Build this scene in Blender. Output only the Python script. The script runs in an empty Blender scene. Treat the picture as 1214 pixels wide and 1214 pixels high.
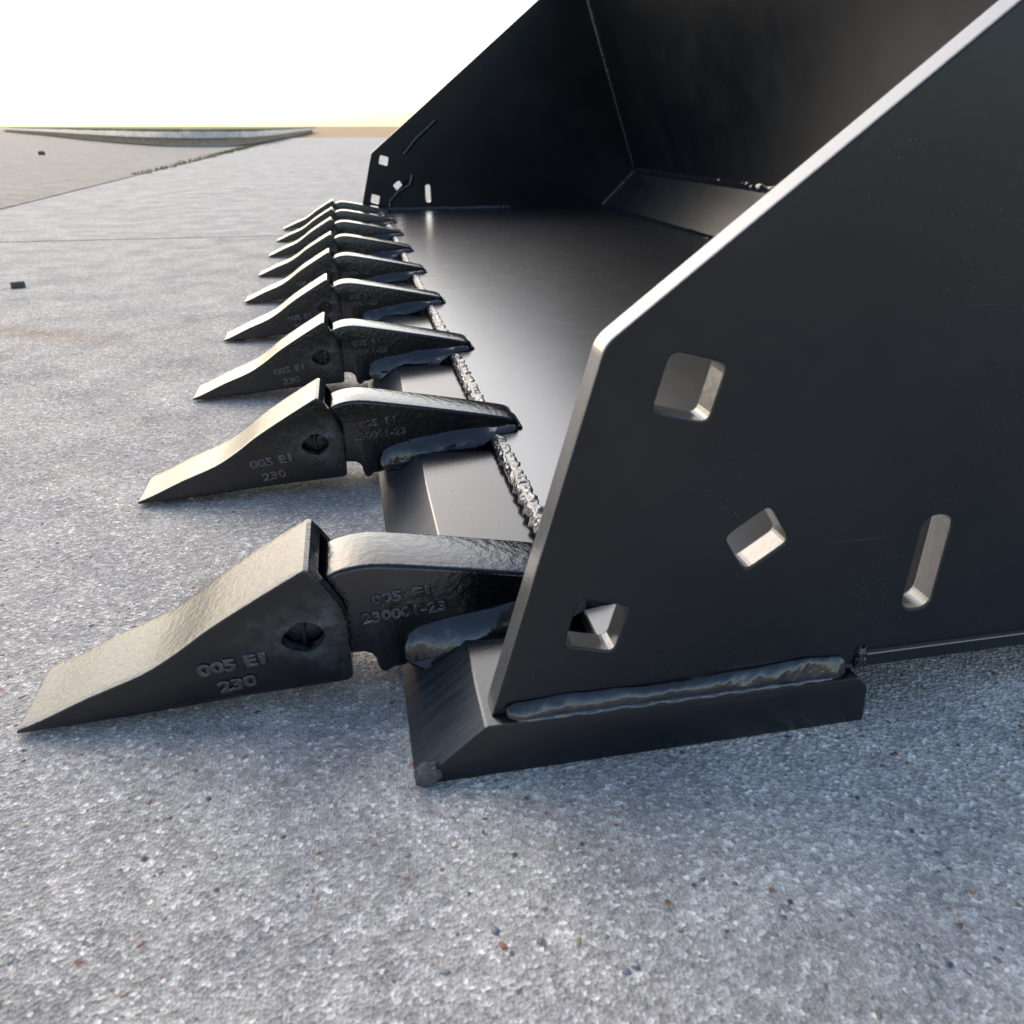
import bpy, bmesh, math, random
from mathutils import Vector, Matrix, noise
R = math.radians
random.seed(7)
sc = bpy.context.scene

# ------------------------------------------------------------------ camera
cam_d = bpy.data.cameras.new('camera')
cam = bpy.data.objects.new('camera', cam_d)
sc.collection.objects.link(cam)
sc.camera = cam
cam.location = (0.1561, -0.2905, 0.2316)
cam.rotation_euler = (R(90 - 26.194), 0, R(-11.295))
cam_d.sensor_width = 36
cam_d.lens = 930 / 1214 * 36
cam_d.clip_start = 0.01
cam_d.clip_end = 2000
cam_d.dof.use_dof = True
cam_d.dof.focus_distance = 0.50
cam_d.dof.aperture_fstop = 20

# ------------------------------------------------------------------ world, sun, exposure
SUN_EL, SUN_AZ = 33.0, -22.0          # azimuth measured from +y towards +x
world = bpy.data.worlds.new('World')
sc.world = world
world.use_nodes = True
wn = world.node_tree
sky = wn.nodes.new('ShaderNodeTexSky')
sky.sky_type = 'NISHITA'
sky.sun_disc = False
sky.sun_elevation = R(SUN_EL)
sky.sun_rotation = R(SUN_AZ)
sky.air_density = 1.0
sky.dust_density = 1.7
sky.ozone_density = 0.4
wn.links.new(sky.outputs[0], wn.nodes['Background'].inputs[0])
wn.nodes['Background'].inputs[1].default_value = 0.15
sun_d = bpy.data.lights.new('sun', 'SUN')
sun_d.energy = 1.45
sun_d.angle = R(78)
sun_d.color = (1.0, 0.92, 0.80)
sun = bpy.data.objects.new('sun', sun_d)
sc.collection.objects.link(sun)
d = Vector((math.sin(R(SUN_AZ)) * math.cos(R(SUN_EL)), math.cos(R(SUN_AZ)) * math.cos(R(SUN_EL)), math.sin(R(SUN_EL))))
sun.rotation_euler = (-d).to_track_quat('-Z', 'Y').to_euler()
sc.view_settings.view_transform = 'Standard'
sc.view_settings.look = 'None'
sc.view_settings.gamma = 1
sc.view_settings.exposure = 0.5

# ------------------------------------------------------------------ material helpers
class NT:
    def __init__(s, name):
        s.m = bpy.data.materials.new(name)
        s.m.use_nodes = True
        s.t = s.m.node_tree
        s.b = s.t.nodes['Principled BSDF']
        s.tc = s.t.nodes.new('ShaderNodeTexCoord').outputs['Object']
    def n(s, kind, **kw):
        x = s.t.nodes.new(kind)
        for k, v in kw.items():
            setattr(x, k, v)
        return x
    def l(s, a, b):
        s.t.links.new(a, b)
    def noise(s, scale, detail=3, rough=0.5, vec=None):
        x = s.n('ShaderNodeTexNoise')
        x.inputs['Scale'].default_value = scale
        x.inputs['Detail'].default_value = detail
        x.inputs['Roughness'].default_value = rough
        s.l(vec or s.tc, x.inputs['Vector'])
        return x.outputs['Fac']
    def vor(s, scale, out='Distance', feature='F1', vec=None):
        x = s.n('ShaderNodeTexVoronoi', feature=feature)
        x.inputs['Scale'].default_value = scale
        s.l(vec or s.tc, x.inputs['Vector'])
        return x.outputs[out]
    def ramp(s, fac, stops, interp='LINEAR'):
        x = s.n('ShaderNodeValToRGB')
        x.color_ramp.interpolation = interp
        e = x.color_ramp.elements
        while len(e) < len(stops):
            e.new(0.5)
        for i, (p, c) in enumerate(stops):
            e[i].position = p
            e[i].color = (*(c if isinstance(c, (tuple, list)) else (c, c, c)), 1)
        s.l(fac, x.inputs[0])
        return x.outputs[0]
    def mix(s, fac, a, b, mode='MIX'):
        x = s.n('ShaderNodeMix', data_type='RGBA', blend_type=mode)
        for v, i in ((fac, 0), (a, 6), (b, 7)):
            if hasattr(v, 'is_linked') or isinstance(v, bpy.types.NodeSocket):
                s.l(v, x.inputs[i])
            elif i == 0:
                x.inputs[i].default_value = v
            else:
                x.inputs[i].default_value = (*(v if isinstance(v, (tuple, list)) else (v, v, v)), 1)
        return x.outputs[2]
    def math(s, op, a, b=0.0):
        x = s.n('ShaderNodeMath', operation=op)
        for v, i in ((a, 0), (b, 1)):
            if isinstance(v, bpy.types.NodeSocket):
                s.l(v, x.inputs[i])
            else:
                x.inputs[i].default_value = v
        return x.outputs[0]
    def bump(s, h, strength, dist, prev=None):
        x = s.n('ShaderNodeBump')
        x.inputs['Strength'].default_value = strength
        x.inputs['Distance'].default_value = dist
        s.l(h, x.inputs['Height'])
        if prev:
            s.l(prev, x.inputs['Normal'])
        return x.outputs[0]

def paint(name, base, rough, peel=(350, 0.25, 0.0004), fine=None, coat=0.0, wear=None, rub_glint=None, specks=False, rvar=0.05, ior=1.5):
    k = NT(name)
    col = k.mix(k.noise(18, 4), tuple(c * 0.85 for c in base), tuple(c * 1.2 for c in base))
    if specks:     # thin dust film, faint scratches, nibs caught in the paint
        col = k.mix(k.ramp(k.noise(7, 8, 0.7), [(0.42, 0), (0.68, 0.7)]), col, (0.020, 0.020, 0.021))
        mp = k.n('ShaderNodeMapping'); mp.inputs['Rotation'].default_value = (0, R(28), R(10)); mp.inputs['Scale'].default_value = (9, 60, 900)
        k.l(k.tc, mp.inputs[0])
        scr = k.math('MULTIPLY', k.ramp(k.noise(1.0, 2, 0.5, mp.outputs[0]), [(0.70, 0), (0.74, 1)]), k.ramp(k.noise(9, 3), [(0.52, 0), (0.60, 0.8)]))
        col = k.mix(scr, col, (0.06, 0.06, 0.06))
        sp = k.ramp(k.vor(420), [(0.0, 1), (0.07, 1), (0.10, 0)])
        gate = k.ramp(k.noise(16, 3), [(0.52, 0), (0.68, 1)])
        f = k.math('MULTIPLY', sp, gate)
        col = k.mix(f, col, (0.30, 0.29, 0.27))
    if wear:
        w = k.ramp(k.noise(45, 6, 0.65), [(wear[0], 0), (wear[0] + 0.05, 1)])
        col = k.mix(w, col, wear[1])
    if rub_glint:       # convex edges paler: rubbed paint plus sky highlight painted into the colour
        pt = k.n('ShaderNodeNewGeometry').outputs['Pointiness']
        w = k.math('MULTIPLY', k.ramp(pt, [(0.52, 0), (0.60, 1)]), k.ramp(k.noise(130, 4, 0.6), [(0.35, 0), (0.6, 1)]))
        col = k.mix(w, col, rub_glint)
    k.l(col, k.b.inputs['Base Color'])
    r = k.math('ADD', k.math('MULTIPLY', k.noise(30, 4), rvar * 2), rough - rvar)
    k.l(r, k.b.inputs['Roughness'])
    nrm = k.bump(k.noise(peel[0], 2), peel[1], peel[2])
    if fine:
        nrm = k.bump(k.noise(fine[0], 3, 0.6), fine[1], fine[2], nrm)
    k.l(nrm, k.b.inputs['Normal'])
    k.b.inputs['Coat Weight'].default_value = coat
    k.b.inputs['Coat Roughness'].default_value = 0.08
    k.b.inputs['IOR'].default_value = ior
    return k.m

BK = (0.0025, 0.0035, 0.0055)
M = {}
M['plate'] = paint('satin_black_plate_paint', (0.0045, 0.0068, 0.0100), 0.30, (300, 0.15, 0.0003), (1800, 0.10, 0.0001), specks=True)
M['floor'] = paint('satin_black_floor_paint', (0.008, 0.009, 0.011), 0.27, (200, 0.04, 0.0003), (1600, 0.15, 0.0001), specks=True, rvar=0.015, ior=2.6)
M['lip'] = paint('black_paint_on_lip', (0.008, 0.009, 0.011), 0.22, (420, 0.25, 0.0003), (1900, 0.2, 0.00012), ior=2.1)
def brushed():
    k = NT('thin_paint_on_flame_cut_bevel')
    mp = k.n('ShaderNodeMapping'); mp.inputs['Rotation'].default_value = (0, 0, R(35)); mp.inputs['Scale'].default_value = (40, 420, 40)
    k.l(k.tc, mp.inputs[0])
    st = k.noise(1.0, 4, 0.6, mp.outputs[0])
    k.l(k.mix(k.ramp(st, [(0.3, 0), (0.7, 1)]), (0.010, 0.014, 0.019), (0.040, 0.048, 0.058)), k.b.inputs['Base Color'])
    k.b.inputs['Roughness'].default_value = 0.36
    k.l(k.bump(st, 0.25, 0.0006, k.bump(k.noise(700, 3), 0.3, 0.0003)), k.b.inputs['Normal'])
    return k.m
M['bevel'] = brushed()
M['cast'] = paint('gloss_black_on_casting', BK, 0.13, (240, 0.45, 0.0007), (900, 0.35, 0.0003), ior=1.75)
M['cap'] = paint('black_paint_on_forged_cap', BK, 0.12, (300, 0.42, 0.0006), (1000, 0.5, 0.00030), ior=1.58, wear=(0.69, (0.10, 0.10, 0.095)), rub_glint=(0.16, 0.17, 0.18))
M['weld'] = paint('glossy_black_weld', (0.010, 0.012, 0.016), 0.07, (170, 0.5, 0.0009), (600, 0.25, 0.0003), rvar=0.02, ior=1.85)
M['weld_rough'] = paint('rough_painted_weld', (0.03, 0.03, 0.032), 0.2, (300, 0.7, 0.0010), (900, 0.5, 0.0003), ior=2.2)
M['edge'] = paint('thin_paint_on_cut_edge', (0.12, 0.115, 0.11), 0.26, (500, 0.3, 0.0003), (1600, 0.3, 0.0001), wear=(0.60, (0.09, 0.082, 0.072)), ior=2.3)
M['holecut'] = paint('thin_paint_in_cut_hole', (0.05, 0.048, 0.045), 0.27, (260, 0.3, 0.0005), (1600, 0.25, 0.0001), wear=(0.62, (0.16, 0.15, 0.13)), ior=2.2)
M['letters'] = paint('gloss_black_letters', (0.016, 0.018, 0.022), 0.12, (600, 0.5, 0.0004), ior=2.0)
M['pin'] = paint('dark_pin_steel', (0.012, 0.013, 0.016), 0.2, (900, 0.5, 0.0004))
M['bare'] = paint('bare_ground_steel', (0.10, 0.095, 0.09), 0.3, (800, 0.6, 0.0006), wear=(0.66, (0.3, 0.20, 0.08)))
M['rust'] = paint('light_rust', (0.30, 0.13, 0.035), 0.7, (900, 0.6, 0.0004))

def concrete(name, base, sand_and_lift, grain_bump=1.0, far=False):
    k = NT(name)
    g1 = k.noise(2.2, 5, 0.6)
    g2 = k.noise(14, 5, 0.6)
    col = k.mix(k.ramp(g1, [(0.35, 0), (0.7, 1)]), base, tuple(c * 0.80 for c in base))
    col = k.mix(k.ramp(g2, [(0.3, 0), (0.72, 1)]), col, tuple(c * 1.22 for c in base))
    # sand grains and chips
    cell = k.vor(640, 'Color')
    sep = k.n('ShaderNodeSeparateColor'); k.l(cell, sep.inputs[0])
    col = k.mix(0.62, col, k.ramp(sep.outputs[0], [(0.0, 0.05), (0.2, 0.20), (0.6, 0.40), (0.9, 0.66), (1.0, 1.3)]), 'MULTIPLY')
    col = k.mix(1.0, col, (1.9, 1.9, 1.9), 'MULTIPLY')
    fine = k.noise(1500, 3, 0.7)
    col = k.mix(0.55, col, k.ramp(fine, [(0.3, 0.1), (0.5, 0.8), (0.7, 1.8)]), 'MULTIPLY')
    m1 = k.vor(240, 'Color'); sm = k.n('ShaderNodeSeparateColor'); k.l(m1, sm.inputs[0])
    col = k.mix(0.35, col, k.ramp(sm.outputs[0], [(0.0, 0.7), (0.5, 0.97), (1.0, 1.35)]), 'MULTIPLY')
    # larger coloured chips: red, tan, dark, white
    c2 = k.vor(165, 'Color'); d2 = k.vor(165, 'Distance')
    s2 = k.n('ShaderNodeSeparateColor'); k.l(c2, s2.inputs[0])
    wob = k.math('ADD', d2, k.math('MULTIPLY', k.noise(600, 2), 0.35))
    shape = k.ramp(k.math('ADD', wob, k.math('MULTIPLY', s2.outputs[0], 0.0)), [(0.30, 1), (0.42, 0)])
    red = k.math('MULTIPLY', shape, k.ramp(s2.outputs[0], [(0.90, 0), (0.91, 1)]))
    col = k.mix(red, col, k.ramp(s2.outputs[1], [(0, (0.27, 0.14, 0.10)), (0.5, (0.42, 0.26, 0.16)), (1, (0.24, 0.15, 0.13))]))
    dk = k.math('MULTIPLY', shape, k.ramp(s2.outputs[1], [(0.93, 0), (0.94, 1)]))
    col = k.mix(dk, col, (0.11, 0.12, 0.14))
    wh = k.math('MULTIPLY', shape, k.ramp(s2.outputs[2], [(0.94, 0), (0.95, 1)]))
    col = k.mix(k.math('MULTIPLY', wh, 0.7), col, (0.62, 0.62, 0.60))
    # cloudy pale and dark stains
    st = k.ramp(k.noise(11, 8, 0.68), [(0.44, 0), (0.60, 1)])
    col = k.mix(k.math('MULTIPLY', st, 0.6), col, k.mix(1.0, col, (0.66, 0.68, 0.74), 'MULTIPLY'))
    if sand_and_lift:  # pale cement patch at front right, painted brighter still to offset the bucket's shade
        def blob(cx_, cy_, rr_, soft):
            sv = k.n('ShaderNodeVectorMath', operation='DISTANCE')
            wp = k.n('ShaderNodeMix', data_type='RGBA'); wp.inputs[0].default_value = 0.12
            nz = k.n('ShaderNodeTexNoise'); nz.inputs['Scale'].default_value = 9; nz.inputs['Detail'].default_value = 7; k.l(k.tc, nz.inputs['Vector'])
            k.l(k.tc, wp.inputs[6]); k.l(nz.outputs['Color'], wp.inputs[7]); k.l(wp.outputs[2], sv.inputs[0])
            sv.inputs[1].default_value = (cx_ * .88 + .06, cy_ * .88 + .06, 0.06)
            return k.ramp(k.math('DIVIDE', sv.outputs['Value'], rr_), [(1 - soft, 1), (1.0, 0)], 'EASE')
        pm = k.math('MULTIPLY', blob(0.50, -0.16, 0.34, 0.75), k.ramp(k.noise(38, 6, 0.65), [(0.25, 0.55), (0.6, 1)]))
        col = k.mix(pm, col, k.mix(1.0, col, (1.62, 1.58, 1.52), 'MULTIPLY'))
    if sand_and_lift:  # a streak of tan dust lying across the slab
        sepv = k.n('ShaderNodeSeparateXYZ'); k.l(k.tc, sepv.inputs[0])
        line = k.math('ADD', sepv.outputs[1], k.math('MULTIPLY', sepv.outputs[0], 0.6))
        line = k.math('ADD', line, k.math('MULTIPLY', k.noise(9, 5, 0.6), 0.10))
        dd = k.math('ABSOLUTE', k.math('SUBTRACT', line, 0.70))
        f = k.ramp(dd, [(0.0, 0.85), (0.012, 0.6), (0.045, 0)])
        xf = k.ramp(k.math('MULTIPLY', sepv.outputs[0], -1.0), [(0.03, 0), (0.25, 1)])
        f = k.math('MULTIPLY', k.math('MULTIPLY', f, xf), k.ramp(k.noise(120, 4, 0.7), [(0.35, 0.1), (0.6, 1)]))
        col = k.mix(f, col, (0.38, 0.25, 0.13))
    k.l(col, k.b.inputs['Base Color'])
    k.b.inputs['Roughness'].default_value = 0.62
    rr = k.ramp(sep.outputs[1], [(0.0, 0.85), (0.85, 0.7), (0.93, 0.35), (1.0, 0.28)])
    k.l(rr, k.b.inputs['Roughness'])
    h1 = k.vor(640, 'Distance')
    k.b.inputs['Specular IOR Level'].default_value = 0.05
    nrm = k.bump(k.noise(45, 5, 0.6), 0.25 * grain_bump, 0.003)
    nrm = k.bump(h1, 0.45 * grain_bump, 0.0016, nrm)
    nrm = k.bump(k.noise(260, 4, 0.7), 0.42 * grain_bump, 0.0018, nrm)
    k.l(nrm, k.b.inputs['Normal'])
    return k.m
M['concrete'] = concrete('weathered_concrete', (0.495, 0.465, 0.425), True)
M['apron'] = concrete('pale_concrete', (0.33, 0.30, 0.26), False, 0.6)
M['curb'] = concrete('curb_concrete', (0.78, 0.70, 0.60), False, 0.6)
def simple(name, c1, c2, scale, rough=0.9, bump=0.5, bd=0.01):
    k = NT(name)
    k.l(k.mix(k.ramp(k.noise(scale, 5, 0.65), [(0.3, 0), (0.7, 1)]), c1, c2), k.b.inputs['Base Color'])
    k.b.inputs['Roughness'].default_value = rough
    k.l(k.bump(k.noise(scale * 4, 4), bump, bd), k.b.inputs['Normal'])
    return k.m
M['sunlit_ground'] = simple('dry_ground_sunlit_tint', (0.46, 0.29, 0.13), (0.58, 0.38, 0.18), 0.8)  # gold of far sunlight painted into the dry ground's colour
M['grass'] = simple('short_grass_blades', (0.16, 0.18, 0.05), (0.30, 0.29, 0.11), 6)
M['soil'] = simple('verge_soil', (0.16, 0.13, 0.07), (0.26, 0.22, 0.11), 5)
M['stone'] = simple('dark_stone', (0.07, 0.07, 0.07), (0.16, 0.15, 0.14), 90, 0.8, 0.6, 0.002)
M['joint'] = simple('joint_grime', (0.05, 0.048, 0.045), (0.11, 0.10, 0.09), 60, 0.9, 0.6, 0.003)
M['gritr'] = simple('red_chip', (0.30, 0.15, 0.11), (0.44, 0.25, 0.16), 300, 0.55, 0.3, 0.001)
M['gritt'] = simple('tan_chip', (0.34, 0.27, 0.18), (0.42, 0.36, 0.28), 300, 0.55, 0.3, 0.001)
M['gritg'] = simple('grey_chip', (0.17, 0.18, 0.20), (0.36, 0.37, 0.39), 300, 0.5, 0.3, 0.001)
M['gritw'] = simple('white_chip', (0.50, 0.50, 0.48), (0.60, 0.60, 0.58), 300, 0.45, 0.3, 0.001)

# ------------------------------------------------------------------ object helpers
col = sc.collection
def link_mesh(name, me, mat=None, parent=None, **props):
    o = bpy.data.objects.new(name, me)
    col.objects.link(o)
    if mat is not None and not me.materials:
        me.materials.append(mat)
    o.parent = parent
    for k_, v in props.items():
        o[k_] = v
    return o
def bm_obj(name, bm, mat, parent=None, smooth=False, angle=None, **props):
    bmesh.ops.recalc_face_normals(bm, faces=bm.faces)
    me = bpy.data.meshes.new(name)
    if smooth:
        for f in bm.faces:
            f.smooth = True
    if angle is not None:
        for e in bm.edges:
            e.smooth = len(e.link_faces) == 2 and e.calc_face_angle(0) < R(angle)
        for f in bm.faces:
            f.smooth = True
    bm.to_mesh(me); bm.free()
    return link_mesh(name, me, mat, parent, **props)
def round_poly(pts, rad, n=5):
    """round each corner of a 2-D polygon; rad = radius or list"""
    out = []
    N = len(pts)
    for i, p in enumerate(pts):
        r = rad[i] if isinstance(rad, (list, tuple)) else rad
        p = Vector(p); a = Vector(pts[i - 1]); b = Vector(pts[(i + 1) % N])
        if r <= 0:
            out.append(tuple(p)); continue
        u = (a - p).normalized(); v = (b - p).normalized()
        ang = u.angle(v)
        t = min(r / math.tan(ang / 2), (a - p).length * 0.48, (b - p).length * 0.48)
        p0 = p + u * t; p1 = p + v * t
        for j in range(n + 1):
            q = j / n
            out.append(tuple((p0 * (1 - q) ** 2 + p * 2 * q * (1 - q) + p1 * q * q)))
    return out
def prism_bm(prof, y0, y1, bevel=0.0, seg=2):
    bm = bmesh.new()
    a = [bm.verts.new((x, y0, z)) for x, z in prof]
    b = [bm.verts.new((x, y1, z)) for x, z in prof]
    bm.faces.new(a); bm.faces.new(b[::-1])
    n = len(prof)
    for i in range(n):
        bm.faces.new((a[i], b[i], b[(i + 1) % n], a[(i + 1) % n]))
    bmesh.ops.recalc_face_normals(bm, faces=bm.faces)
    if bevel > 0:
        es = [e for e in bm.edges if e.calc_face_angle(0) > R(28)]
        bmesh.ops.bevel(bm, geom=es, offset=bevel, segments=seg, profile=0.5, affect='EDGES', clamp_overlap=True)
    return bm
def temp_mesh(o):
    dg = bpy.context.evaluated_depsgraph_get()
    dg.update()
    return bpy.data.meshes.new_from_object(o.evaluated_get(dg))
def curve_plate(name, outlines, y0, y1, bevel, mat, parent, edge_mat=None, hole_mat=None, **props):
    """flat plate in the xz plane with holes: outlines[0] is the outside"""
    cu = bpy.data.curves.new(name, 'CURVE')
    cu.dimensions = '2D'; cu.fill_mode = 'BOTH'
    th = abs(y1 - y0)
    cu.extrude = th / 2 - bevel; cu.bevel_depth = bevel; cu.bevel_resolution = 1; cu.offset = -bevel
    for ol in outlines:
        s = cu.splines.new('POLY'); s.points.add(len(ol) - 1); s.use_cyclic_u = True
        for i, (x, z) in enumerate(ol):
            s.points[i].co = (x, z, 0, 1)
    t = bpy.data.objects.new('temp', cu); col.objects.link(t)
    me = temp_mesh(t)
    bpy.data.objects.remove(t)
    ym = (y0 + y1) / 2
    for v in me.vertices:
        x, z, c = v.co
        v.co = (x, ym - c, z)
    me.materials.clear()
    me.materials.append(mat); me.materials.append(edge_mat or mat); me.materials.append(hole_mat or edge_mat or mat)
    xs0 = [(min(p[0] for p in ol) - 0.001, max(p[0] for p in ol) + 0.001, min(p[1] for p in ol) - 0.001, max(p[1] for p in ol) + 0.001) for ol in outlines[1:]]
    for f in me.polygons:
        f.material_index = 0
        if abs(f.normal.y) < 0.9:
            f.material_index = 1
            c = f.center
            for a, b, e, g in xs0:
                if a < c.x < b and e < c.z < g:
                    f.material_index = 2
        f.use_smooth = False
    me.name = name
    return link_mesh(name, me, None, parent, **props)
def text_mesh(name, lines, depth=0.0012, bold=0.00014):
    """lines: (string, x, z, height, angle, width) -> one raised-lettering mesh facing -y"""
    bm = bmesh.new()
    for s, x, z, h, ang, w in lines:
        cu = bpy.data.curves.new('t', 'FONT')
        cu.body = s; cu.size = h * 1.38; cu.extrude = depth / 2; cu.bevel_depth = 0.00038; cu.bevel_resolution = 1
        cu.offset = bold; cu.resolution_u = 3
        t = bpy.data.objects.new('t', cu); col.objects.link(t)
        me = temp_mesh(t)
        bpy.data.objects.remove(t)
        mx = max(v.co.x for v in me.vertices); k = w / mx
        ca, sa = math.cos(ang), math.sin(ang)
        for v in me.vertices:
            a, b, c = v.co.x * k, v.co.y, v.co.z
            v.co = (x + a * ca - b * sa, -c, z + a * sa + b * ca)
        bm.from_mesh(me)
        bpy.data.meshes.remove(me)
    for v in bm.verts:      # cast letters are soft and uneven
        q = v.co * 420
        v.co.x += noise.noise(q) * 0.00045; v.co.z += noise.noise(q + Vector((7, 0, 0))) * 0.00045
        v.co.y += noise.noise(v.co * 160 + Vector((0, 3, 0))) * 0.0005
    me = bpy.data.meshes.new(name)
    bm.to_mesh(me); bm.free()
    return me
def interp(tab, s):
    n = len(tab) - 1
    f = min(max(s, 0), 1) * n; i = min(int(f), n - 1); t = f - i
    return Vector(tab[i]) * (1 - t) + Vector(tab[i + 1]) * t
def weld_bm(A, B, nrm, bulge, ns, nt=9, amp=0.0006, freq=120, ripple=0.0, rpitch=0.004, seed=0.0, taper=0.03):
    """a bead lofted between polylines A and B, bulging along nrm"""
    bm = bmesh.new(); rows = []
    LA = (Vector(A[0]) - Vector(A[-1])).length
    for i in range(ns + 1):
        s = i / ns
        a, b = interp(A, s), interp(B, s)
        e = min(1, min(s, 1 - s) / taper) ** 0.5 if taper else 1
        mid = (a + b) / 2
        a = mid + (a - mid) * (0.35 + 0.65 * e); b = mid + (b - mid) * (0.35 + 0.65 * e)
        w1 = noise.noise(Vector((s * LA * freq * 0.5, seed, 0))) * amp * 1.6
        w2 = noise.noise(Vector((s * LA * freq * 0.5, seed + 9, 0))) * amp * 1.6
        dirn = (b - a).normalized()
        a = a + dirn * w1; b = b + dirn * w2
        row = []
        for j in range(nt + 1):
            t = j / nt
            p = a.lerp(b, t)
            hgt = math.sin(math.pi * t) ** 0.7 * bulge * e
            hgt += noise.noise(Vector((p.x * freq, p.y * freq, p.z * freq + seed))) * amp * math.sin(math.pi * t) ** 0.4
            if ripple:
                hgt += ripple * math.sin(math.pi * t) * (0.5 + 0.5 * math.sin(2 * math.pi * (s * LA / rpitch + 0.9 * (t - .5) ** 2 + noise.noise(Vector((s * LA * 60, seed, 3))) * 0.5)))
            row.append(bm.verts.new(p + nrm * hgt))
        rows.append(row)
    for i in range(ns):
        for j in range(nt):
            bm.faces.new((rows[i][j], rows[i + 1][j], rows[i + 1][j + 1], rows[i][j + 1]))
    # end caps and a closed back so that the bead is a solid
    bk = []
    for i in (0, ns):
        c = (rows[i][0].co + rows[i][nt].co) / 2 - nrm * 0.001
        v = bm.verts.new(c)
        for j in range(nt):
            bm.faces.new((rows[i][j], rows[i][j + 1], v))
        bk.append(v)
    bm.faces.new([rows[i][0] for i in range(ns + 1)] + [bk[1], bk[0]])
    bm.faces.new([rows[i][nt] for i in range(ns + 1)] + [bk[1], bk[0]])
    return bm

# ------------------------------------------------------------------ the ground
G = -0.002
def slab(name, x0, x1, y0, y1, mat, z=G, th=0.12, bev=0.004, **props):
    bm = bmesh.new()
    bmesh.ops.create_cube(bm, size=1)
    for v in bm.verts:
        v.co = Vector(((x0 + x1) / 2 + v.co.x * (x1 - x0), (y0 + y1) / 2 + v.co.y * (y1 - y0), z - th / 2 + v.co.z * th))
    es = [e for e in bm.edges if all(v.co.z > z - 0.001 for v in e.verts)]
    bmesh.ops.bevel(bm, geom=es, offset=bev, segments=2, affect='EDGES')
    return bm_obj(name, bm, mat, None, **props)
bm = bmesh.new()
vs = [bm.verts.new((x, y, G - 0.035)) for x, y in ((-900, -60), (900, -60), (900, 1500), (-900, 1500))]
bm.faces.new(vs)
bm_obj('ground', bm, M['sunlit_ground'], kind='structure')
JX = -0.885
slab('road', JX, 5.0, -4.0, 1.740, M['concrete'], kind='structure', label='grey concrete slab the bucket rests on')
slab('road', JX - 0.02, 5.0, 1.752, 7.4, M['concrete'], z=G - 0.001, kind='structure')
slab('road', JX - 0.06, 5.0, 7.410, 13.4, M['concrete'], z=G - 0.001, kind='structure')
slab('road', JX - 0.10, 5.0, 13.412, 20.0, M['concrete'], z=G - 0.001, kind='structure')
bm = bmesh.new()
vs = [bm.verts.new((x, y, G - 0.020)) for x, y in ((-1.2, -4), (5, -4), (5, 20), (-1.2, 20))]
bm.faces.new(vs)
bm_obj('joint_bed', bm, M['joint'], kind='structure')
# driveway apron left of the gutter joint (its edge follows the slanting joint)
bm = bmesh.new()
top = [(-14, -4), (JX - 0.012, -4), (JX - 0.012, 1.746), (JX - 0.032, 7.4), (JX - 0.075, 13.4), (-1.02, 20), (-1.05, 44), (-18, 44)]
a = [bm.verts.new((x, y, G + 0.002)) for x, y in top]
b = [bm.verts.new((x, y, G - 0.08)) for x, y in top]
bm.faces.new(a); n = len(top)
for i in range(n):
    bm.faces.new((a[i], a[(i + 1) % n], b[(i + 1) % n], b[i]))
es = [e for e in bm.edges if all(v.co.z > G for v in e.verts)]
bmesh.ops.bevel(bm, geom=es, offset=0.006, segments=2, affect='EDGES')
bm_obj('pavement', bm, M['apron'], kind='structure')
# kerb and verge
path = [(-1.02, 42), (-1.03, 25), (-1.05, 17), (-1.10, 13.2), (-1.22, 11.7), (-1.5, 11.1), (-1.95, 11.6), (-2.8, 13.4), (-4.2, 16.8), (-6.2, 22), (-9.0, 29), (-15.0, 44)]
def offset_path(p, dd):
    out = []
    for i, q in enumerate(p):
        a_ = Vector(p[max(i - 1, 0)]); b_ = Vector(p[min(i + 1, len(p) - 1)])
        t = (b_ - a_).normalized()
        out.append(Vector(q) + Vector((t.y, -t.x)) * dd)
    return out
cp = []
for i in range(len(path) - 1):
    for j in range(6):
        cp.append(tuple(Vector(path[i]).lerp(Vector(path[i + 1]), j / 6)))
cp.append(path[-1])
bm = bmesh.new(); rows = []
for dd, z in ((0, G), (-0.015, 0.10), (-0.035, 0.155), (-0.07, 0.172), (-0.19, 0.172), (-0.20, 0.10)):
    rows.append([bm.verts.new((q.x, q.y, z)) for q in offset_path(cp, dd)])
for r0, r1 in zip(rows, rows[1:]):
    for i in range(len(cp) - 1):
        bm.faces.new((r0[i], r0[i + 1], r1[i + 1], r1[i]))
bm_obj('curb', bm, M['curb'], smooth=True, label='low rounded concrete kerb curving round the grass verge', category='kerb')
bm = bmesh.new()
ins = offset_path(cp, -0.185)
vs = [bm.verts.new((q.x, q.y, 0.165)) for q in ins]
bm.faces.new(vs)
bmesh.ops.triangulate(bm, faces=bm.faces)
bm_obj('verge', bm, M['soil'], kind='structure')
def blades(name, pts, h, w, label):
    bm = bmesh.new()
    for x, y, z in pts:
        for k_ in range(3):
            a_ = random.uniform(0, 6.28); hh = h * random.uniform(0.4, 1.0); ww = w * random.uniform(.6, 1.2)
            x0 = x + random.uniform(-.02, .02); y0 = y + random.uniform(-.02, .02)
            lx, ly = math.cos(a_) * hh * 0.5, math.sin(a_) * hh * 0.5
            px, py = -math.sin(a_) * ww, math.cos(a_) * ww
            v = [bm.verts.new(c) for c in ((x0 - px, y0 - py, z), (x0 + px, y0 + py, z), (x0 + px * .7 + lx * .5, y0 + py * .7 + ly * .5, z + hh * .6), (x0 - px * .7 + lx * .5, y0 - py * .7 + ly * .5, z + hh * .6), (x0 + lx * 1.2, y0 + ly * 1.2, z + hh))]
            bm.faces.new(v[:4]); bm.faces.new((v[3], v[2], v[4]))
    return bm_obj(name, bm, M['grass'], kind='stuff', label=label, category='grass')
pts = []
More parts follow.
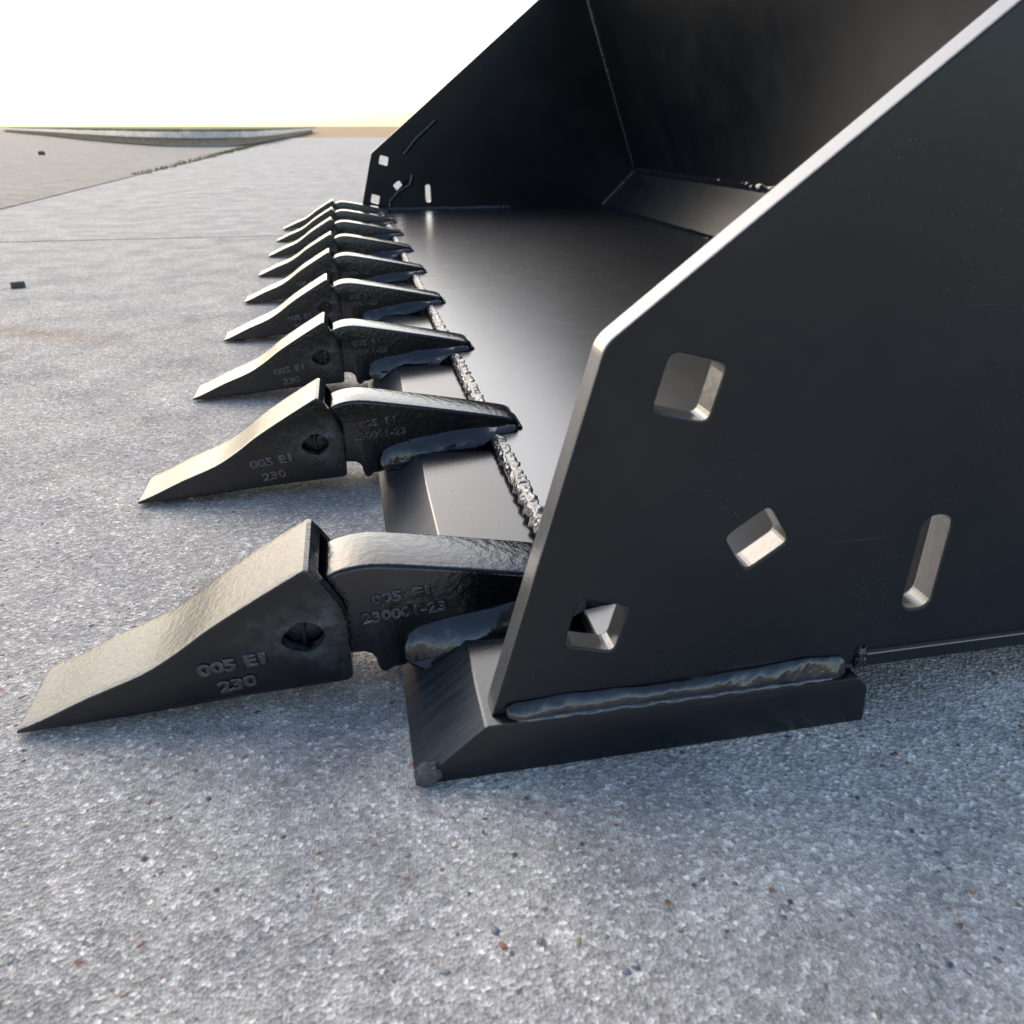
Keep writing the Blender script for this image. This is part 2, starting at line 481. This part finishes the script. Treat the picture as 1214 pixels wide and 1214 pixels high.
for i in range(5200):
    q = random.uniform(0, 1) ** 1.4
    j = q * (len(ins) - 1); i0 = int(j); p_ = ins[i0].lerp(ins[min(i0 + 1, len(ins) - 1)], j - i0)
    if random.random() < 0.6:
        k0 = random.choice(range(20, 64)); p_ = ins[k0].lerp(ins[min(k0 + 1, len(ins) - 1)], random.random())
    off = random.uniform(0, 0.6)
    x, y = p_.x - off * 0.25, p_.y + off * 1.2
    pts.append((x, y, 0.165))
blades('grass', pts, 0.035, 0.006, 'short green grass growing along the top of the kerb')
pts = []
for i in range(420):
    y = random.gauss(9.6, 1.3) if i < 260 else random.uniform(4.5, 12)
    x = JX - 0.012 - (y - 1.746) / 5.65 * 0.02 + random.gauss(0, 0.018) if y < 7.4 else JX - 0.035 - (y - 7.4) / 6 * .04 + random.gauss(0, 0.03)
    pts.append((x, y, G - 0.004))
blades('weeds', pts, 0.028, 0.004, 'yellow green weeds growing in the joint between the slabs')

# loose stones
def stone(x, y, sx, sy, sz, label, seed):
    bm = bmesh.new()
    bmesh.ops.create_icosphere(bm, subdivisions=2, radius=0.5)
    for v in bm.verts:
        c = v.co.copy()
        v.co *= 1 + 0.35 * noise.noise(c * 2.3 + Vector((seed, 0, 0)))
        v.co = Vector((max(-.38, min(.38, v.co.x)) * sx * 1.25, max(-.36, min(.36, v.co.y)) * sy * 1.3, max(-.33, min(.33, v.co.z)) * sz * 1.5))
    zmin = min(v.co.z for v in bm.verts)
    for v in bm.verts:
        v.co.z -= zmin + 0.0005
    o = bm_obj('stone', bm, M['stone'], smooth=False, label=label, category='stone')
    o.location = (x, y, G); o.rotation_euler.z = R(20 * seed)
    return o
stone(-0.370, 1.134, 0.022, 0.014, 0.010, 'small dark square-edged stone lying on the concrete left of the bucket teeth', 1)
stone(-2.46, 8.09, 0.055, 0.05, 0.035, 'dark lump of stone lying on the pale pavement near the kerb', 2)

# aggregate chips standing proud of the worn slab
def grit(name, mat, count, smin, smax, label, seed, xr=(-0.55, 0.85), yr=(-0.27, 1.1)):
    rnd = random.Random(seed)
    V = []; F = []
    base = bmesh.new(); bmesh.ops.create_icosphere(base, subdivisions=1, radius=1)
    bv = [v.co.copy() for v in base.verts]; bf = [[v.index for v in f.verts] for f in base.faces]; base.free()
    for _ in range(count):
        y = yr[0] + (yr[1] - yr[0]) * rnd.random() ** 1.8
        x = rnd.uniform(*xr)
        s = smin + (smax - smin) * rnd.random() ** 2.5
        ax, ay, az = s * rnd.uniform(.6, 1.4), s * rnd.uniform(.5, 1.1), s * rnd.uniform(.22, .4)
        a_ = rnd.uniform(0, 6.28); ca, sa = math.cos(a_), math.sin(a_)
        o = len(V)
        for c in bv:
            j = 1 + rnd.uniform(-.22, .22)
            px, py, pz = c.x * ax * j, c.y * ay * j, c.z * az * j
            V.append((x + px * ca - py * sa, y + px * sa + py * ca, G + pz - az * 0.35))
        F += [[i + o for i in f] for f in bf]
    me = bpy.data.meshes.new(name); me.from_pydata(V, [], F); me.update()
    for p in me.polygons: p.use_smooth = True
    link_mesh(name, me, mat, None, kind='stuff', label=label, category='aggregate')
grit('aggregate', M['gritr'], 2200, 0.0004, 0.0018, 'reddish brown chips of stone set in the worn concrete', 1)
grit('aggregate', M['gritt'], 3200, 0.0004, 0.0018, 'tan chips of stone set in the worn concrete', 2)
grit('aggregate', M['gritg'], 6500, 0.0004, 0.0018, 'grey chips of stone set in the worn concrete', 3)
grit('aggregate', M['gritw'], 2600, 0.0003, 0.0014, 'whitish chips of stone set in the worn concrete', 4)

# ------------------------------------------------------------------ the bucket
bucket = bpy.data.objects.new('loader_bucket', None)
col.objects.link(bucket)
bucket.location = (0, 0, 0)
bucket['label'] = 'black painted steel loader bucket with nine digging teeth, resting on the grey concrete'
bucket['category'] = 'bucket'
S = 0.23
YN0, YN1 = -0.053, -0.0412        # near side plate
YF0, YF1 = 1.9312, 1.943          # far side plate
LT = 0.0235                      # top of the lip
FT = 0.0335                      # top of the floor

# cutting lip
prof = [(0.1635, G + 0.0003), (0.1925, LT), (0.3520, LT - 0.001), (0.3575, 0.0165), (0.3590, G + 0.0003)]
bm = prism_bm(prof, -0.058, 1.948, 0.0008, 2)
lip = bm_obj('cutting_lip', bm, M['lip'], bucket, angle=35)
lip.data.materials.append(M['plate'])
lip.data.materials.append(M['bevel'])
for f in lip.data.polygons:
    if abs(f.normal.y) > 0.9: f.material_index = 1
    elif f.normal.x < -0.5: f.material_index = 2
# worn corner lump of the lip
bm = bmesh.new()
bmesh.ops.create_icosphere(bm, subdivisions=4, radius=1)
for v in bm.verts:
    c = v.co.copy()
    v.co = Vector((c.x * 0.0052, c.y * 0.0035, c.z * 0.0052)) * (1 + 0.35 * noise.noise(c * 2.2))
    v.co += Vector((0.1692, -0.0572, 0.0030))
    v.co.z = max(v.co.z, G + 0.0004)
bm_obj('worn_corner', bm, M['bare'], bucket, smooth=True, label='bare grey weld lump on the lip corner')

bm = bmesh.new()
bmesh.ops.create_icosphere(bm, subdivisions=4, radius=1)
for v in bm.verts:
    c = v.co.copy()
    v.co = Vector((c.x * 0.0028, c.y * 0.0024, c.z * 0.0052)) * (1 + 0.4 * noise.noise(c * 2.6 + Vector((4, 0, 0))))
    v.co += Vector((0.3540, -0.0530, 0.0295))
bm_obj('weld_bead', bm, M['weld'], bucket, smooth=True)
# side plates
def tilt_square(pts):
    return round_poly(pts, 0.0034, 4)
holes = [
    tilt_square([(0.2565, 0.1655), (0.2770, 0.1603), (0.2722, 0.1400), (0.2517, 0.1453)]),
    tilt_square([(0.2845, 0.0938), (0.3008, 0.1056), (0.3112, 0.0900), (0.2950, 0.0785)]),
    tilt_square([(0.2290, 0.0735), (0.2490, 0.0680), (0.2440, 0.0478), (0.2240, 0.0535)]),
]
sx0, sx1, sz0, sz1 = 0.3682, 0.3816, 0.0510, 0.0945
slot = round_poly([(sx0, sz0), (sx1, sz0), (sx1, sz1), (sx0, sz1)], 0.0066, 8)
outer_n = [(0.1955, LT + 0.0006), (0.2338, 0.1690), (0.7170, 0.5500), (0.790, 0.5500), (0.860, 0.37), (0.955, 0.125), (0.862, FT - 0.001), (0.3560, FT - 0.001), (0.3475, LT + 0.0006)]
outer = round_poly(outer_n, [0.0004, 0.012, 0.02, 0.01, 0, 0.0, 0.0, 0.002, 0.002], 6)
near_pl = curve_plate('side_plate', [outer] + holes + [slot], YN0, YN1, 0.0009, M['plate'], bucket, M['edge'], M['holecut'])
far_pl = link_mesh('side_plate', near_pl.data, None, bucket)
far_pl.location.y = YF1 - YN1
# doubling strip inside the far plate
# shell plates
def shell(name, p0, p1, th, y0, y1, mat=M['floor']):
    a_, b_ = Vector(p0), Vector(p1)
    t = (b_ - a_).normalized(); nn = Vector((t.y, -t.x)) * th
    prof = [tuple(a_), tuple(b_), tuple(b_ + nn), tuple(a_ + nn)]
    return bm_obj(name, prism_bm(prof, y0, y1, 0.0006, 1), mat, bucket)
shell('floor_plate', (0.2470, FT), (0.8520, FT), 0.0078, -0.0472, 1.9372)
shell('heel_plate', (0.8520, FT), (0.9430, 0.1240), 0.008, -0.0409, 1.9309)
shell('back_plate', (0.9430, 0.1240), (0.7770, 0.5500), 0.008, -0.0409, 1.9309, M['plate'])
shell('top_flange', (0.7770, 0.5500), (0.7170, 0.5500), 0.012, -0.0409, 1.9309, M['plate'])

def bead(A, B, nrm, bulge, ns, mat='weld', name='weld_bead', **k_):
    return bm_obj(name, weld_bm(A, B, Vector(nrm).normalized(), bulge, ns, **k_), M[mat], bucket, smooth=True)
# outside weld between near plate and lip
bead([(0.201, YN0, 0.0300), (0.23, YN0, 0.0308), (0.265, YN0, 0.0300), (0.30, YN0, 0.0312), (0.328, YN0, 0.0335), (0.347, YN0, 0.0318)],
     [(0.201, -0.0572, LT - .0002), (0.25, -0.0568, LT - .0002), (0.30, -0.0570, LT - .0002), (0.346, -0.0572, LT - .0012)],
     (0, -1, 0.75), 0.0012, 260, amp=0.0008, freq=130, ripple=0.00008, rpitch=0.006, seed=3)
bead([(0.205, -0.0568, LT + .0008), (0.25, -0.0562, LT + .0008), (0.30, -0.0568, LT + .0008), (0.340, -0.0570, LT + .0008)],
     [(0.205, -0.0580, LT - .0006), (0.25, -0.0580, LT - .0006), (0.30, -0.0580, LT - .0006), (0.340, -0.0580, LT - .0006)],
     (0, -1, 1), 0.0004, 160, mat='weld_rough', amp=0.0004, freq=300, seed=21)
bead([(0.343, YN0, 0.0300), (0.351, YN0 + .003, 0.0325)], [(0.343, -0.0560, LT - .001), (0.3535, -0.0500, LT - .001)], (0.4, -1, 0.5), 0.0012, 24, amp=0.0006, freq=200, seed=5)
bm = prism_bm([(0.3555, FT - 0.0012), (0.852, FT - 0.0012), (0.852, 0.0257), (0.3555, 0.0257)], -0.0550, -0.0474, 0.0005, 2)
fe = bm_obj('floor_edge', bm, M['plate'], bucket)
fe.data.materials.append(M['edge'])
for f in fe.data.polygons:
    if f.normal.z > 0.3: f.material_index = 1
#bead([(0.3515, YN0, 0.0390), (0.3560, YN0, 0.0385)], [(0.3515, -0.0560, 0.0290), (0.3570, -0.0545, 0.0285)], (0, -1, 0.3), 0.0008, 20, mat='weld_rough', amp=0.0008, freq=300, seed=51)
# inside welds
bead([(0.262, YF0 - .009, FT), (0.60, YF0 - .009, FT)], [(0.262, YF0, FT + .009), (0.60, YF0, FT + .009)], (0, -1, 1), 0.001, 120, ripple=0.0006, rpitch=0.012, seed=8, taper=0.01)
bead([(0.262, YN1 + .006, FT), (0.80, YN1 + .006, FT)], [(0.262, YN1, FT + .006), (0.80, YN1, FT + .006)], (0, 1, 1), 0.001, 120, seed=9, taper=0.01)
bead([(0.8440, -0.039, FT + .0002), (0.8440, 1.930, FT + .0002)], [(0.8565, -0.04, FT + .006), (0.8565, 1.930, FT + .006)], (-0.5, 0, 1), 0.002, 500, 'weld', amp=0.0012, freq=60, seed=12, taper=0)
bead([(0.9370, -0.04, 0.117), (0.9370, 1.930, 0.117)], [(0.9400, -0.04, 0.133), (0.9400, 1.930, 0.133)], (-1, 0, 0.2), 0.003, 500, 'weld', amp=0.002, freq=60, seed=14, taper=0)
bead([(0.852, YF0 - .007, FT + .001), (0.943, YF0 - .007, 0.124)], [(0.848, YF0, FT + .006), (0.938, YF0, 0.127)], (-1, -1, 0.5), 0.002, 60, seed=15)
bead([(0.941, YF0 - .006, 0.128), (0.780, YF0 - .006, 0.545)], [(0.934, YF0, 0.128), (0.772, YF0, 0.545)], (-1, -1, 0), 0.002, 160, seed=16)
# weld runs on the inside of the far plate
bead([(0.268, YF0, FT + .006), (0.272, YF0, 0.058), (0.290, YF0, 0.078), (0.325, YF0, 0.098), (0.332, YF0, 0.122)],
     [(0.277, YF0, FT + .006), (0.281, YF0, 0.055), (0.299, YF0, 0.073), (0.336, YF0, 0.094), (0.341, YF0, 0.122)], (0, -1, 0), 0.003, 60, seed=18)
bead([(0.312, YF0, 0.168), (0.345, YF0, 0.205), (0.40, YF0, 0.250)],
     [(0.320, YF0, 0.162), (0.353, YF0, 0.198), (0.408, YF0, 0.243)], (0, -1, 0), 0.003, 90, seed=19)
# bead between lip and floor, interrupted by the teeth
for i in range(0, 9):
    ya = i * S + 0.047 if i >= 0 else YN1 + 0.002
    yb = (i + 1) * S + 0.002 if i < 8 else YF0
    if i < 0: yb = 0.002
    n_ = max(12, int((yb - ya) / 0.0011))
    bead([(0.2442, ya, LT + .0045), (0.2442, yb, LT + .0045)], [(0.2535, ya, FT + .0001), (0.2535, yb, FT + .0001)], (-0.40, 0, 1), 0.0024, n_, 'weld_rough',
         amp=0.0017, freq=260, ripple=0.0003, rpitch=0.0042, seed=30 + i, taper=0, nt=14)

# ------------------------------------------------------------------ one tooth
# cap: solid, then a pocket for the adapter nose and an eye-shaped pin hole are cut out
cap_prof = [(0.0004, 0.0002), (0.0006, 0.0018), (0.0109, 0.0056), (0.0320, 0.0149), (0.0542, 0.0235), (0.0698, 0.0326), (0.0854, 0.0436), (0.1080, 0.0570), (0.1262, 0.0672),
            (0.1282, 0.0668), (0.1315, 0.0625), (0.1361, 0.0552), (0.1405, 0.0465), (0.1420, 0.0400), (0.1420, 0.0118), (0.1412, 0.0100), (0.1392, 0.0090), (0.0941, 0.0070), (0.0474, 0.0030)]
# a smoother top line
def catmull(p, n=4):
    out = []
    for i in range(len(p) - 1):
        p0, p1, p2, p3 = (Vector(p[max(i - 1, 0)]), Vector(p[i]), Vector(p[i + 1]), Vector(p[min(i + 2, len(p) - 1)]))
        for j in range(n):
            t = j / n
            out.append(tuple(0.5 * ((2 * p1) + (-p0 + p2) * t + (2 * p0 - 5 * p1 + 4 * p2 - p3) * t * t + (-p0 + 3 * p1 - 3 * p2 + p3) * t ** 3)))
    out.append(tuple(p[-1]))
    return out
cap_prof = cap_prof[:1] + catmull(cap_prof[1:9], 3) + cap_prof[9:]
bm = bmesh.new()
W = 0.0495
NY = 8
rings = []
def cap_y(x, t):            # a slightly narrower cutting edge
    w = W - 0.0045 * max(0, 1 - x / 0.10)
    return W / 2 + (t - 0.5) * w
for j in range(NY + 1):
    rings.append([bm.verts.new((x, cap_y(x, j / NY), z)) for x, z in cap_prof])
bm.faces.new(rings[0]); bm.faces.new(rings[-1][::-1])
n = len(cap_prof)
for j in range(NY):
    for i in range(n):
        bm.faces.new((rings[j][i], rings[j + 1][i], rings[j + 1][(i + 1) % n], rings[j][(i + 1) % n]))
bmesh.ops.recalc_face_normals(bm, faces=bm.faces)
es = [e for e in bm.edges if e.calc_face_angle(0) > R(60)]
bmesh.ops.bevel(bm, geom=es, offset=0.0019, segments=4, profile=0.5, affect='EDGES', clamp_overlap=True)
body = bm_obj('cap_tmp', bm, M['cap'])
cut1 = bm_obj('cut', prism_bm([(0.072, 0.022), (0.1235, 0.0605), (0.1262, 0.0622), (0.155, 0.0622), (0.155, 0.0135), (0.1425, 0.0135), (0.085, 0.0120)], 0.0062, 0.0433, 0.0015, 2), M['cap'])
eye = []
for k_ in range(24):
    t = 2 * math.pi * k_ / 24
    ex, ez = 0.0092 * math.cos(t), 0.0078 * math.sin(t)
    if ex < 0: ez *= (1 - 0.35 * abs(math.cos(t)))
    a_ = R(8)
    eye.append((0.1225 + ex * math.cos(a_) - ez * math.sin(a_), 0.0345 + ex * math.sin(a_) + ez * math.cos(a_)))
cut2 = bm_obj('cut', prism_bm(eye, -0.01, 0.060), M['cap'])
for c in (cut1, cut2):
    m_ = body.modifiers.new('b', 'BOOLEAN'); m_.object = c; m_.operation = 'DIFFERENCE'; m_.solver = 'EXACT'
cap_me = temp_mesh(body)
for o in (body, cut1, cut2):
    bpy.data.objects.remove(o)
bm = bmesh.new(); bm.from_mesh(cap_me)
for e in bm.edges:
    e.smooth = len(e.link_faces) == 2 and e.calc_face_angle(0) < R(32)
for f in bm.faces: f.smooth = True
bm.to_mesh(cap_me); bm.free()
cap_me.name = 'tooth'
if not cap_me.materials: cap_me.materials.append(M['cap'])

# adapter: side profile, nose inside the cap, shank running back over lip and floor
AY0, AY1 = 0.0080, 0.0415
top = catmull([(0.0860, 0.0270), (0.1180, 0.0480), (0.1345, 0.0585), (0.1435, 0.0615), (0.1520, 0.0622), (0.1610, 0.0614), (0.1850, 0.0573), (0.2090, 0.0528), (0.2350, 0.0478), (0.2560, 0.0434), (0.2620, 0.0418)], 3)
prof = top + [(0.2652, 0.0400), (0.2668, 0.0370), (0.2672, 0.0320), (0.2460, 0.0300), (0.2460, 0.0205), (0.1940, 0.0205), (0.1645, 0.0080), (0.1605, 0.0080), (0.1590, 0.0056), (0.1568, 0.0044), (0.1545, 0.0050),
              (0.1530, 0.0085), (0.1525, 0.0125), (0.1510, 0.0150), (0.1480, 0.0168), (0.1430, 0.0172), (0.1300, 0.0172), (0.0900, 0.0150)]
bm = prism_bm(prof, AY0, AY1)
es = [e for e in bm.edges if abs(e.verts[0].co.y - e.verts[1].co.y) < 1e-6 and all((v.co.z > 0.030 or v.co.x < 0.163) for v in e.verts)]
bmesh.ops.bevel(bm, geom=es, offset=0.0022, segments=4, profile=0.5, affect='EDGES', clamp_overlap=True)
ad = bm_obj('adapter', bm, M['cast'], None, angle=32)
adapter_me = ad.data; bpy.data.objects.remove(ad)

# adapter fillet welds, near and far flank, with a run round the end
def flank(yw, yl, sgn, seed):
    z = lambda x: G + (x - 0.1635) * 0.86
    A = [(0.1650, yw, 0.0235), (0.1720, yw, 0.0285), (0.1850, yw, 0.0318), (0.2000, yw, 0.0345), (0.2150, yw, 0.0365), (0.2330, yw, 0.0378), (0.2500, yw, 0.0388), (0.2640, yw, 0.0385)]
    B = [(0.1655, yl + 0.003 * sgn, 0.0125), (0.1740, yl + 0.002 * sgn, z(0.1740) + .002), (0.1870, yl, z(0.1870) + .001), (0.2000, yl, LT), (0.2150, yl, LT), (0.2330, yl, LT), (0.2480, yl, FT), (0.2655, yl + 0.003 * sgn, FT)]
    return weld_bm(A, B, Vector((0, -sgn, 0.8)).normalized(), 0.0015, 160, 14, amp=0.0013, freq=70, ripple=0.0001, rpitch=0.007, seed=seed, taper=0.05)
weld_me = []
for seed in (2.0, 5.5, 9.1):
    bm = flank(AY0 + 0.0004, AY0 - 0.0090, 1, seed)
    b2 = flank(AY1 - 0.0004, AY1 + 0.0090, -1, seed + 1)
    t_ = bpy.data.meshes.new('t'); b2.to_mesh(t_); b2.free(); bm.from_mesh(t_)
    b3 = weld_bm([(0.2660, AY0 - 0.001, 0.0362), (0.2660, AY1 + 0.001, 0.0362)], [(0.2705, AY0 - 0.000, FT), (0.2705, AY1 + 0.000, FT)], Vector((1, 0, 1)).normalized(), 0.0006, 50, 9, amp=0.0006, freq=150, seed=seed, taper=0.12)
    b3.to_mesh(t_); b3.free(); bm.from_mesh(t_)
    o = bm_obj('weld_bead', bm, M['weld'], None, smooth=True)
    weld_me.append(o.data); bpy.data.objects.remove(o)

cap_txt = text_mesh('raised_lettering', [('005 E1', 0.0782, 0.0205, 0.0056, R(7.5), 0.0285), ('230', 0.0852, 0.0107, 0.0056, R(8.5), 0.0165)])
for v in cap_txt.vertices: v.co.y += cap_y(0.09, 0) + 0.0001
cap_txt.materials.append(M['letters'])
ad_txt = text_mesh('raised_lettering', [('005  E1', 0.1530, 0.0425, 0.0046, R(5.5), 0.0265), ('230001-23', 0.1478, 0.0332, 0.0052, R(4), 0.0385)])
for v in ad_txt.vertices: v.co.y += AY0 + 0.0001
ad_txt.materials.append(M['letters'])

# two-piece retaining pin seen in the hole
bm = bmesh.new()
for dx, r in ((-0.0035, 0.0042), (0.0040, 0.0044)):
    pr = []
    for k_ in range(18):
        t = 2 * math.pi * k_ / 18
        pr.append((0.1226 + dx + r * 0.78 * math.cos(t), 0.0345 + r * 1.15 * math.sin(t)))
    b_ = prism_bm(pr, 0.0060, 0.0440, 0.0008, 2)
    t_ = bpy.data.meshes.new('t'); b_.to_mesh(t_); b_.free(); bm.from_mesh(t_)
b_ = prism_bm([(0.1218, 0.0275), (0.1238, 0.0275), (0.1232, 0.0415), (0.1212, 0.0415)], 0.0050, 0.0445, 0.0005, 2)
b_.to_mesh(t_); b_.free(); bm.from_mesh(t_)
for v in bm.verts:
    v.co += Vector((noise.noise(v.co * 300), noise.noise(v.co * 300 + Vector((5, 0, 0))), noise.noise(v.co * 300 + Vector((9, 0, 0))))) * 0.0007
o = bm_obj('retaining_pin', bm, M['pin'], None, angle=40)
pin_me = o.data; bpy.data.objects.remove(o)

jit = random.Random(4)
for i in range(9):
    y = i * S
    a_ = link_mesh('adapter', adapter_me, None, bucket); a_.location = (0, y, 0)
    link_mesh('weld_bead', weld_me[i % 3], None, a_)
    link_mesh('raised_lettering', ad_txt, None, a_).location.y = jit.uniform(0, .0004)
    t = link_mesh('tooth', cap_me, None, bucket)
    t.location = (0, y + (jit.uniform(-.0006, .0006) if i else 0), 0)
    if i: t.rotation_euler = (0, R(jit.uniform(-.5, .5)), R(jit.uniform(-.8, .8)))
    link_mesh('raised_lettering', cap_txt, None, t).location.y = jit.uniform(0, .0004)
    link_mesh('retaining_pin', pin_me, None, t)

# paint nibs and spatter standing on the outside of the near plate
rnd = random.Random(11)
bm = bmesh.new()
trail = [(0.352, 0.045), (0.358, 0.070), (0.372, 0.100), (0.395, 0.122), (0.430, 0.140)]
for k_ in range(520):
    if k_ < 300:
        q = interp([(a_, 0, b_) for a_, b_ in trail], rnd.random())
        x, z = q.x + rnd.gauss(0, 0.006), q.z + rnd.gauss(0, 0.006)
    elif k_ < 420:
        x, z = rnd.uniform(0.335, 0.372), rnd.uniform(0.045, 0.10)
    else:
        x, z = rnd.uniform(0.21, 0.345), 0.034 + abs(rnd.gauss(0, 0.007))
    if 0.362 < x < 0.385 and 0.049 < z < 0.097: continue
    if z < 0.040 and x > 0.345: continue
    if x < 0.205 + (z - 0.03) * 0.26: continue
    s_ = 0.00008 + 0.00022 * rnd.random() ** 3
    m_ = bmesh.ops.create_icosphere(bm, subdivisions=1, radius=s_)
    for v in m_['verts']:
        v.co = Vector((v.co.x * rnd.uniform(.8, 1.3) + x, YN0 + v.co.y * 0.6, v.co.z + z))
bm_obj('weld_spatter', bm, M['bare'], bucket, smooth=True, kind='stuff', label='fine pale specks of weld spatter on the near side plate')
